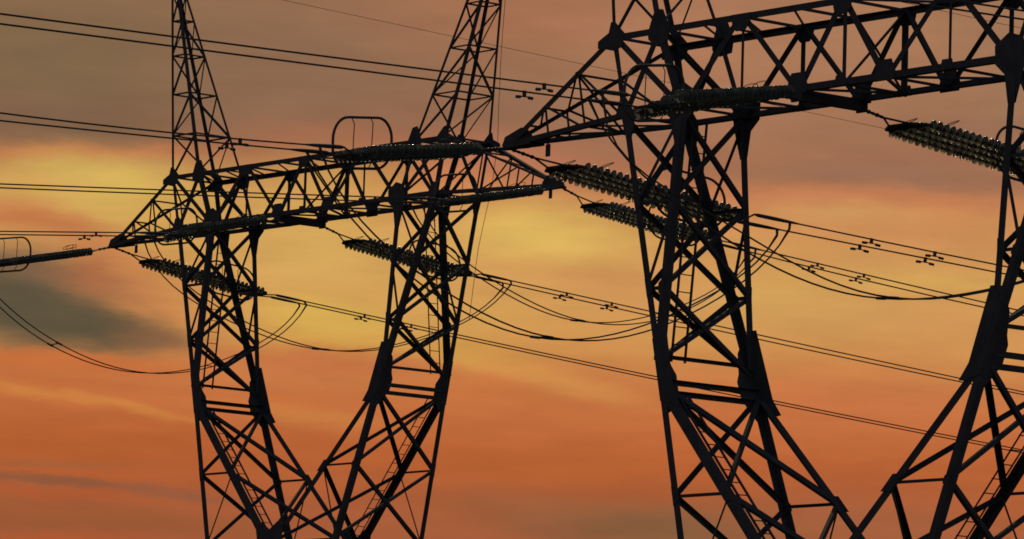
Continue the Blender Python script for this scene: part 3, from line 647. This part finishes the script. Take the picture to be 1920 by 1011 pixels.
JUMPERS = {
 'T2 L 0': [[-11.82,-6.928,-1.101],[-11.817,-6.583,-1.52],[-11.814,-6.232,-1.895],[-11.81,-5.87,-2.238],[-11.806,-5.492,-2.558],[-11.803,-5.096,-2.858],[-11.799,-4.682,-3.142],[-11.794,-4.25,-3.411],[-11.79,-3.8,-3.663],[-11.786,-3.335,-3.896],[-11.781,-2.857,-4.109],[-11.776,-2.367,-4.298],[-11.772,-1.869,-4.46],[-11.767,-1.365,-4.593],[-11.762,-0.857,-4.695],[-11.757,-0.347,-4.764],[-11.752,0.163,-4.799],[-11.747,0.673,-4.8],[-11.742,1.179,-4.767],[-11.737,1.683,-4.702],[-11.732,2.184,-4.606],[-11.728,2.681,-4.483],[-11.723,3.174,-4.336],[-11.718,3.663,-4.166],[-11.713,4.148,-3.979],[-11.709,4.628,-3.775],[-11.704,5.102,-3.558],[-11.7,5.568,-3.329],[-11.695,6.025,-3.086],[-11.691,6.467,-2.827],[-11.687,6.89,-2.547],[-11.683,7.287,-2.238],[-11.68,7.649,-1.889],[-11.677,7.965,-1.482]],
 'T2 L 1': [[-11.205,-7.014,-1.08],[-11.203,-6.745,-1.573],[-11.201,-6.433,-1.988],[-11.198,-6.083,-2.347],[-11.196,-5.7,-2.666],[-11.193,-5.29,-2.954],[-11.189,-4.856,-3.221],[-11.186,-4.403,-3.47],[-11.183,-3.934,-3.704],[-11.179,-3.452,-3.922],[-11.176,-2.96,-4.123],[-11.172,-2.461,-4.306],[-11.168,-1.957,-4.467],[-11.165,-1.449,-4.604],[-11.161,-0.939,-4.713],[-11.157,-0.428,-4.792],[-11.154,0.083,-4.84],[-11.15,0.594,-4.854],[-11.146,1.102,-4.835],[-11.143,1.609,-4.782],[-11.139,2.114,-4.697],[-11.135,2.615,-4.58],[-11.132,3.113,-4.435],[-11.128,3.606,-4.264],[-11.125,4.094,-4.07],[-11.121,4.575,-3.856],[-11.118,5.047,-3.623],[-11.115,5.509,-3.373],[-11.111,5.956,-3.108],[-11.108,6.387,-2.824],[-11.105,6.797,-2.519],[-11.103,7.18,-2.186],[-11.1,7.531,-1.816],[-11.098,7.842,-1.393]],
 'T1 R 0': [[13.737,-7.136,-1.556],[13.738,-6.846,-1.977],[13.739,-6.506,-2.328],[13.74,-6.127,-2.628],[13.741,-5.718,-2.892],[13.742,-5.287,-3.131],[13.744,-4.84,-3.351],[13.745,-4.381,-3.557],[13.747,-3.913,-3.75],[13.748,-3.441,-3.93],[13.75,-2.964,-4.095],[13.751,-2.485,-4.245],[13.752,-2.003,-4.376],[13.754,-1.521,-4.486],[13.755,-1.036,-4.572],[13.757,-0.55,-4.632],[13.758,-0.063,-4.666],[13.76,0.427,-4.671],[13.761,0.918,-4.648],[13.763,1.41,-4.599],[13.764,1.903,-4.523],[13.766,2.396,-4.424],[13.767,2.888,-4.304],[13.769,3.378,-4.164],[13.77,3.863,-4.008],[13.772,4.342,-3.838],[13.773,4.812,-3.655],[13.774,5.271,-3.458],[13.776,5.715,-3.246],[13.777,6.142,-3.016],[13.778,6.548,-2.76],[13.779,6.93,-2.467],[13.781,7.284,-2.124],[13.782,7.608,-1.709]],
 'T1 R 1': [[14.346,-7.187,-1.527],[14.346,-6.98,-1.975],[14.346,-6.683,-2.347],[14.346,-6.322,-2.662],[14.347,-5.915,-2.934],[14.347,-5.478,-3.175],[14.347,-5.021,-3.393],[14.348,-4.553,-3.593],[14.348,-4.079,-3.778],[14.348,-3.603,-3.951],[14.348,-3.127,-4.111],[14.349,-2.65,-4.258],[14.349,-2.173,-4.39],[14.349,-1.695,-4.505],[14.35,-1.214,-4.601],[14.35,-0.731,-4.675],[14.35,-0.243,-4.727],[14.35,0.248,-4.753],[14.351,0.743,-4.753],[14.351,1.242,-4.726],[14.351,1.742,-4.672],[14.352,2.242,-4.59],[14.352,2.74,-4.481],[14.352,3.233,-4.347],[14.353,3.717,-4.189],[14.353,4.191,-4.008],[14.353,4.65,-3.805],[14.353,5.094,-3.583],[14.354,5.52,-3.341],[14.354,5.929,-3.081],[14.354,6.321,-2.8],[14.354,6.702,-2.498],[14.355,7.076,-2.168],[14.355,7.454,-1.806]],
 'T1 C 0': [[-0.569,-7.433,-1.478],[-0.566,-7.195,-2.012],[-0.563,-6.877,-2.44],[-0.559,-6.497,-2.79],[-0.554,-6.069,-3.081],[-0.549,-5.605,-3.329],[-0.544,-5.116,-3.546],[-0.539,-4.609,-3.739],[-0.533,-4.089,-3.914],[-0.527,-3.562,-4.072],[-0.522,-3.031,-4.215],[-0.516,-2.498,-4.342],[-0.51,-1.965,-4.453],[-0.505,-1.431,-4.544],[-0.499,-0.898,-4.614],[-0.493,-0.366,-4.661],[-0.487,0.166,-4.685],[-0.482,0.699,-4.682],[-0.476,1.231,-4.655],[-0.47,1.764,-4.601],[-0.465,2.296,-4.523],[-0.459,2.829,-4.421],[-0.453,3.36,-4.297],[-0.448,3.89,-4.154],[-0.442,4.415,-3.994],[-0.436,4.936,-3.817],[-0.431,5.449,-3.627],[-0.425,5.952,-3.422],[-0.42,6.443,-3.203],[-0.415,6.919,-2.965],[-0.41,7.377,-2.704],[-0.406,7.814,-2.411],[-0.401,8.228,-2.073],[-0.397,8.617,-1.674]],
 'T1 C 1': [[0.041,-7.491,-1.534],[0.044,-7.196,-2.024],[0.047,-6.842,-2.422],[0.051,-6.441,-2.754],[0.055,-6.003,-3.036],[0.059,-5.537,-3.283],[0.064,-5.049,-3.505],[0.068,-4.546,-3.707],[0.073,-4.033,-3.893],[0.078,-3.512,-4.064],[0.082,-2.986,-4.221],[0.087,-2.458,-4.361],[0.092,-1.928,-4.483],[0.097,-1.397,-4.585],[0.102,-0.866,-4.663],[0.107,-0.335,-4.717],[0.111,0.196,-4.744],[0.116,0.727,-4.743],[0.121,1.258,-4.714],[0.126,1.789,-4.658],[0.131,2.319,-4.574],[0.136,2.848,-4.465],[0.14,3.376,-4.333],[0.145,3.901,-4.18],[0.15,4.421,-4.009],[0.155,4.936,-3.821],[0.159,5.443,-3.619],[0.164,5.94,-3.402],[0.168,6.423,-3.17],[0.173,6.891,-2.919],[0.177,7.339,-2.645],[0.181,7.763,-2.338],[0.184,8.161,-1.986],[0.187,8.527,-1.57]],
 'T1 L 0': [[-11.774,-7.185,-1.655],[-11.772,-6.792,-2.032],[-11.769,-6.401,-2.377],[-11.766,-6.005,-2.694],[-11.764,-5.598,-2.988],[-11.761,-5.177,-3.26],[-11.758,-4.741,-3.511],[-11.755,-4.29,-3.742],[-11.751,-3.824,-3.953],[-11.748,-3.344,-4.143],[-11.745,-2.853,-4.31],[-11.741,-2.353,-4.455],[-11.738,-1.846,-4.577],[-11.734,-1.334,-4.673],[-11.731,-0.819,-4.745],[-11.727,-0.304,-4.79],[-11.724,0.21,-4.81],[-11.72,0.723,-4.803],[-11.717,1.232,-4.771],[-11.713,1.738,-4.713],[-11.71,2.241,-4.631],[-11.706,2.74,-4.526],[-11.703,3.235,-4.398],[-11.7,3.727,-4.25],[-11.696,4.215,-4.081],[-11.693,4.698,-3.893],[-11.69,5.176,-3.686],[-11.687,5.646,-3.461],[-11.683,6.104,-3.216],[-11.68,6.548,-2.951],[-11.677,6.969,-2.662],[-11.675,7.359,-2.346],[-11.672,7.708,-1.996],[-11.67,8.0,-1.607]],
 'T1 L 1': [[-11.163,-7.25,-1.708],[-11.161,-6.871,-2.089],[-11.159,-6.483,-2.427],[-11.157,-6.081,-2.733],[-11.155,-5.666,-3.013],[-11.153,-5.237,-3.272],[-11.151,-4.794,-3.513],[-11.149,-4.337,-3.736],[-11.147,-3.868,-3.942],[-11.144,-3.388,-4.131],[-11.142,-2.899,-4.301],[-11.14,-2.403,-4.451],[-11.137,-1.902,-4.58],[-11.135,-1.396,-4.686],[-11.132,-0.888,-4.767],[-11.13,-0.379,-4.822],[-11.128,0.13,-4.852],[-11.125,0.639,-4.854],[-11.123,1.145,-4.829],[-11.12,1.65,-4.779],[-11.118,2.152,-4.702],[-11.116,2.652,-4.601],[-11.113,3.148,-4.477],[-11.111,3.64,-4.331],[-11.109,4.127,-4.164],[-11.106,4.609,-3.978],[-11.104,5.083,-3.773],[-11.102,5.548,-3.548],[-11.1,6.0,-3.303],[-11.098,6.435,-3.035],[-11.096,6.849,-2.74],[-11.094,7.234,-2.412],[-11.092,7.582,-2.041],[-11.091,7.883,-1.618]],
 'T2 C 0': [[-0.464,-8.018,-1.16],[-0.464,-7.701,-1.61],[-0.463,-7.325,-1.986],[-0.462,-6.905,-2.309],[-0.462,-6.452,-2.595],[-0.461,-5.977,-2.855],[-0.46,-5.486,-3.097],[-0.459,-4.984,-3.324],[-0.458,-4.475,-3.539],[-0.457,-3.96,-3.74],[-0.457,-3.442,-3.926],[-0.456,-2.921,-4.094],[-0.455,-2.397,-4.243],[-0.454,-1.87,-4.369],[-0.453,-1.34,-4.469],[-0.452,-0.806,-4.543],[-0.451,-0.269,-4.589],[-0.45,0.272,-4.607],[-0.449,0.815,-4.597],[-0.448,1.36,-4.562],[-0.447,1.906,-4.503],[-0.446,2.451,-4.423],[-0.446,2.993,-4.325],[-0.445,3.531,-4.213],[-0.444,4.062,-4.089],[-0.443,4.585,-3.954],[-0.442,5.097,-3.808],[-0.441,5.598,-3.65],[-0.44,6.086,-3.475],[-0.439,6.562,-3.276],[-0.439,7.026,-3.039],[-0.438,7.482,-2.748],[-0.437,7.934,-2.378],[-0.436,8.389,-1.9]],
 'T2 C 1': [[0.165,-8.183,-1.174],[0.165,-8.035,-1.765],[0.165,-7.733,-2.185],[0.165,-7.325,-2.493],[0.165,-6.85,-2.729],[0.165,-6.334,-2.925],[0.165,-5.798,-3.103],[0.165,-5.255,-3.275],[0.165,-4.714,-3.448],[0.165,-4.177,-3.625],[0.165,-3.647,-3.803],[0.165,-3.121,-3.978],[0.165,-2.599,-4.144],[0.165,-2.075,-4.296],[0.165,-1.548,-4.426],[0.165,-1.015,-4.53],[0.165,-0.474,-4.603],[0.165,0.075,-4.642],[0.164,0.632,-4.647],[0.164,1.194,-4.619],[0.164,1.759,-4.559],[0.164,2.323,-4.472],[0.164,2.88,-4.363],[0.164,3.425,-4.238],[0.164,3.954,-4.101],[0.164,4.463,-3.957],[0.164,4.95,-3.808],[0.164,5.416,-3.655],[0.164,5.864,-3.493],[0.164,6.303,-3.31],[0.164,6.749,-3.091],[0.164,7.223,-2.81],[0.164,7.756,-2.429],[0.164,8.389,-1.9]],
}
ATT = {'L': ((-12.80, 0, -.10), (-12.80, 0, -.10)), 'R': ((12.80, 0, -.10), (12.80, 0, -.10)), 'C': ((-1.42, -1.03, -.15), (-1.42, 1.03, -.15))}
SHIFT = V(25.528, 0, 0)                      # left tip to right tip
STRINGS['T2 R n'] = [[p[0] + 25.528, p[1], p[2]] for p in STRINGS['T2 L n']]
for k in (0, 1): SPANS['T2 R n %d' % k] = [[p[0] + 25.528, p[1], p[2]] for p in SPANS['T2 L n %d' % k]]

# one glass disc with its iron cap, axis along +x
bm = nb()
lathe_x(bm, [(0.0, 0.020), (0.005, 0.040), (0.04, 0.048), (0.07, 0.052), (0.075, 0.030)], 12, 0)
lathe_x(bm, [(0.050, 0.050), (0.056, 0.085), (0.068, 0.118), (0.084, 0.136), (0.098, 0.149), (0.108, 0.145), (0.102, 0.130), (0.088, 0.105), (0.098, 0.096), (0.084, 0.080), (0.094, 0.068), (0.078, 0.050)], 24, 1)
lathe_x(bm, [(0.075, 0.014), (0.175, 0.014)], 8, 0)
disc_proto = bpy.data.meshes.new('insulator_disc'); bm.to_mesh(disc_proto); bm.free()
disc_proto.materials.append(IRON); disc_proto.materials.append(GLASS)

PY = {'T1': "farther pylon", 'T2': "nearer pylon"}
ARM = {'L': 'left arm tip', 'C': 'middle beam', 'R': 'right arm tip'}


def make_string(key):
    T, ph, sd = key.split()
    A, B = (V(p) for p in STRINGS[key]); att = V(ATT[ph][0 if sd == 'n' else 1])
    d = (B - A).normalized(); side = V(1, 0, 0); n = 25; ln = (B - A).length; pitch = ln / n
    up = side.cross(d); up = up if up.z > 0 else -up; up.normalize()
    root = empty('insulator_string', world_pt(T, att), YAW)
    lab = {'n': 'glass disc insulator string reaching left from the %s of the %s',
           'f': 'glass disc insulator string sloping right from the %s of the %s'}[sd] % (ARM[ph], PY[T])
    tag(root, lab, 'insulator', 'tension insulator strings')
    r = lambda p: V(p) - att
    dirA = (A - att).normalized(); gap = (A - att).length
    # tower side: shackle chain, two link bars, yoke plate
    j = att + dirA * gap * .45
    bm = nb(); k = max(3, int(gap * .45 / .12))
    for i in range(k):
        a, b = att.lerp(j, i / k), att.lerp(j, (i + 1) / k)
        tube(bm, [r(a), r(a.lerp(b, .5)), r(b)], [.03, .055 if i % 2 else .04, .03], 6)
    link('shackle', bm, IRON, root)
    bm = nb(); yA0 = A - d * .30; yA1 = A - d * .10
    for q in (-.32, .32): tube(bm, [r(j), r(yA0 + side * q)], .026, 6)
    link('link_bar', bm, IRON, root)
    bm = nb(); plate(bm, [r(yA0 - side * .36), r(yA1 - side * .70), r(A + side * -.70), r(A + side * .70), r(yA1 + side * .70), r(yA0 + side * .36)], up, .05)
    link('yoke_plate', bm, IRON, root)
    bm = nb(); yB = B + d * .12; yB1 = B + d * .36
    plate(bm, [r(B - side * .68), r(yB - side * .68), r(yB1 - side * .34), r(yB1 + side * .34), r(yB + side * .68), r(B + side * .68)], up, .05)
    link('yoke_plate', bm, IRON, root)
    # four parallel strings of 25 discs
    M = Matrix((d, up.cross(d), up)).transposed().to_4x4(); quat = M.to_quaternion()
    for q in (-.66, -.22, .22, .66):
        bm = nb(); tube(bm, [(-.05, 0, 0), (ln + .05, 0, 0)], .016, 6)
        s_ = link('disc_string', bm, IRON, root)
        a0 = A + side * q + up * (.05 if ph == 'C' and sd == 'n' else 0)
        b0 = B + side * q + up * (q * .17 if ph == 'C' and sd == 'n' else 0)
        dq = (b0 - a0).normalized()
        s_.rotation_mode = 'QUATERNION'; s_.rotation_quaternion = Matrix((dq, up.cross(dq).normalized(), dq.cross(up.cross(dq)).normalized())).transposed().to_quaternion(); s_.location = r(a0)
        for i in range(n):
            c = bpy.data.objects.new('insulator_disc', disc_proto); scene.collection.objects.link(c)
            c.parent = s_; c.location = (i * pitch, 0, 0); c.rotation_euler = (random.random() * 6, random.gauss(0, .035), random.gauss(0, .035))
    # corona ring: upright racetrack round the live end, on four thin stays
    hz = V(d.x, d.y, 0).normalized(); c0 = A + d * ((5.45 if ph != 'C' else 5.25) - gap if sd == 'n' else ln * .77) + V(0, 0, .27 if sd == 'n' else .20)
    a_, b_, rc = 1.04, .61, .52; pts = []
    for cx, cz, t0 in ((a_ - rc, b_ - rc, 0), (-(a_ - rc), b_ - rc, 90), (-(a_ - rc), -(b_ - rc), 180), (a_ - rc, -(b_ - rc), 270)):
        for i in range(9):
            t = R(t0 + i * 11.25)
            pts.append(r(c0 + hz * (cx + rc * math.cos(t)) + V(0, 0, cz + rc * math.sin(t)) + V(0, 0, d.z / max(.2, math.hypot(d.x, d.y)) * (cx + rc * math.cos(t)) * .8)))
    bm = nb(); tube(bm, pts, .034, 8, closed=True)
    ring = link('corona_ring', bm, ALU, root)
    for h_ in (-.36, .30):
        bm = nb()
        for v_ in (1, -1):
            e = c0 + hz * (h_ + .1) + V(0, 0, v_ * (b_ - .01) + d.z * h_); m = c0 + hz * h_ + V(0, 0, v_ * (b_ - .15) + d.z * h_); s0 = c0 + hz * (h_ + .02) + V(0, 0, d.z * h_)
            tube(bm, [r(e), r(m), r(s0)], .013, 5)
        link('ring_stay', bm, ALU, ring)
    # arcing horn loops at the tower end
    for q, s0 in ((-.45, .35), (.35, .85)):
        bm = nb(); c = A + d * s0 + side * q + V(0, 0, .27)
        f = d if sd == 'n' else (d + V(0, 0, .55)).normalized()
        w_ = V(.35, 0, .2) if sd == 'n' else V(.12, .1, .12)
        pp = [r(c + f * .26 * math.cos(t) + w_ * .35 * math.sin(t)) for t in [i * math.pi / 9 for i in range(18)]]
        tube(bm, pp, .010, 5, closed=True); tube(bm, [r(c - f * .24), r(c - f * .2 - V(0, 0, .25))], .010, 5)
        link('arcing_horn', bm, IRON, root)
    # dead-end clamps gripping the two conductors
    for k in (0, 1):
        sp = [V(p) for p in SPANS['%s %d' % (key, k)]] if '%s %d' % (key, k) in SPANS else None
        if not sp: continue
        p0 = sp[0]; dd = (sp[1] - sp[0]).normalized(); o_ = side * (.3 if k == 0 else -.3)
        bm = nb()
        tube(bm, [r(yB1 + o_), r(p0 - dd * .1), r(p0 + dd * .02), r(p0 + dd * .5), r(p0 + dd * .9), r(p0 + dd * 1.25)], [.022, .024, .048, .050, .042, .022], 8)
        cl = link('dead_end_clamp', bm, IRON, root)
    return root


for key in sorted(STRINGS): make_string(key)

WHERE = {'n': 'leaving left from', 'f': 'leaving right from'}
for key, pts in SPANS.items():
    T, ph, sd, k = key.split()
    bm = nb(); o0 = world_pt(T, pts[0])
    tube(bm, [world_pt(T, p) - o0 for p in pts], 0.0205 if T == 'T2' else 0.024, 6)
    c = link('conductor', bm, ALU); c.location = o0
    tag(c, '%s wire of the pair %s %s of the %s' % ('upper' if k == '0' else 'lower', WHERE[sd], ARM[ph], PY[T]), 'power line', 'conductors of the power lines')

for ph in (('T1', 'L'), ('T1', 'C'), ('T1', 'R'), ('T2', 'L'), ('T2', 'C')):
    T, a = ph
    c0, c1 = ([V(p) for p in JUMPERS['%s %s %d' % (T, a, k)]] for k in (0, 1))
    o0 = world_pt(T, c0[0]); root = empty('jumper_loop', o0, YAW)
    tag(root, 'sagging pair of slack wires hung below the %s of the %s' % (ARM[a], PY[T]), 'jumper wires', 'jumper loops')
    for kk, cc in ((1, c0), (0, c1)):
        bm = nb(); tube(bm, [p - c0[0] for p in cc], [.035, .024] + [.0215] * (len(cc) - 4) + [.022, .035], 6)
        for sd_, e in (('n', cc[0]), ('f', cc[-1])):           # terminal lug up to the dead-end clamp
            kname = '%s %s %s %d' % (T, a, sd_, kk)
            if kname in SPANS:
                s0 = V(SPANS[kname][0]); s1 = V(SPANS[kname][1]); dd = (s1 - s0).normalized()
                f = s0 + dd * max(.35, min(1.15, (e - s0).dot(dd)))
                tube(bm, [e - c0[0], e.lerp(f, .5) - c0[0], f - c0[0]], [.032, .036, .040], 7)
        link('jumper_cable', bm, ALU, root)
    bm = nb(); i = {'T1 L': 9, 'T2 C': 18}.get(T + ' ' + a, 16)
    j = min(range(len(c1)), key=lambda t: abs((c1[t] - c0[i]).y))
    tube(bm, [c0[i] - c0[0], c1[j] - c0[0]], .02, 6)
    for cc, ii in ((c0, i), (c1, j)):
        e = (cc[ii + 1] - cc[ii]).normalized() * .14
        tube(bm, [cc[ii] - e - c0[0], cc[ii] + e - c0[0]], .036, 6)
    link('spacer', bm, IRON, root)

# ------------------------------------------------------------------ vibration dampers on the conductors
DAMP = [('T2 C n 0', [0.514, -10.131, -1.181]), ('T2 C n 1', [-0.078, -10.177, -1.286]), ('T2 L n 0', [-10.724, -9.702, -1.235]), ('T2 L n 1', [-11.339, -9.619, -1.268]), ('T1 L f 0', [-10.66, 10.358, -1.774]), ('T1 L f 1', [-11.215, 10.618, -1.796]), ('T1 L f 0', [-10.312, 12.367, -1.992]), ('T1 L f 1', [-10.874, 12.585, -2.009]), ('T1 C f 0', [0.59, 10.841, -1.711]), ('T1 C f 1', [0.017, 11.0, -1.756]), ('T1 C f 0', [0.919, 12.739, -1.91]), ('T1 C f 1', [0.363, 12.992, -1.97]), ('T1 R f 0', [14.795, 9.988, -1.801]), ('T1 R f 1', [14.22, 10.13, -1.858]), ('T1 R f 0', [15.124, 11.881, -2.011]), ('T1 R f 1', [14.553, 12.048, -2.083]), ('T2 L f 0', [-10.672, 10.293, -1.419]), ('T2 L f 1', [-11.246, 10.438, -1.515]), ('T2 L f 0', [-10.338, 12.213, -1.577]), ('T2 L f 1', [-10.901, 12.428, -1.664]), ('T1 R n 0', [14.744, -9.413, -1.66]), ('T1 C n 0', [0.523, -10.181, -1.728]), ('T1 C n 1', [-0.065, -10.247, -1.799])]


def make_damper():
    root = empty('vibration_damper', (0, 0, 0))
    bm = nb(); box(bm, (0, 0, -.045), (.075, 0, 0), (0, .05, 0), (0, 0, .14)); link('clamp', bm, IRON, root)
    bm = nb(); tube(bm, [(-.2, 0, -.12), (-.1, 0, -.105), (0, 0, -.1), (.1, 0, -.105), (.2, 0, -.12)], .014, 5); link('messenger_wire', bm, IRON, root)
    for s in (-1, 1):
        bm = nb(); tube(bm, [(s * .12, 0, -.115), (s * .14, 0, -.117), (s * .19, 0, -.12), (s * .205, 0, -.121), (s * .26, 0, -.124), (s * .28, 0, -.125)], [.018, .034, .038, .030, .038, .020], 8)
        link('weight', bm, IRON, root)
    return root


proto = make_damper()
POS = {'T2 C n': "beside the nearer pylon's left arm", 'T2 L n': 'crossing the left peak', 'T1 L f': 'between the far pylon\'s legs',
       'T1 C f': 'between the two pylons', 'T1 R f': 'just under the highest right pair', 'T2 L f': 'highest at right', 'T1 R n': 'seen through the far girder',
       'T1 C n': 'above the leftmost insulator string'}
count = {}
for i, (key, p) in enumerate(DAMP):
    o = proto if i == 0 else copy_tree(proto)
    T, ph, sd, k = key.split(); p = V(p); pts = [V(q) for q in SPANS[key]]
    j = min(range(len(pts) - 1), key=lambda t: abs((pts[t] + pts[t + 1])[1] / 2 - p.y))
    d = MW @ (pts[j + 1] - pts[j]).normalized()
    if d.x < 0: d = -d
    o.location = world_pt(T, p)
    o.rotation_euler = (0, -math.atan2(d.z, math.hypot(d.x, d.y)), math.atan2(d.y, d.x))
    c = count.get(key, 0); count[key] = c + 1
    pair = key[:6]; multi = sum(1 for q in DAMP if q[0] == key) > 1
    tag(o, '%sdamper on the %s wire of the pair %s' % (('left ' if c == 0 else 'right ') if multi else 'small dumbbell ', 'upper' if k == '0' else 'lower', POS[pair]), 'vibration damper', 'dumbbell dampers on the wires')

# ------------------------------------------------------------------ earth wires
for s, sl, nm in ((-1, -.0772, 'left'), (1, -.0683, 'right')):
    bm = nb(); p0 = V(s * 9.209, 0, 9.62); f = V(.171, .985, 0)
    tube(bm, [world_pt('T1', p0 + f * t + V(0, 0, sl * t + 0.00002 * t * t)) - world_pt('T1', p0) for t in (0, 10, 20, 30, 45, 60, 80, 110)], 0.009, 5)
    c = link('earth_wire', bm, ALU); c.location = world_pt('T1', p0)
    tag(c, 'hair-thin wire running right from the %s peak of the farther pylon' % nm, 'earth wire', 'earth wires')
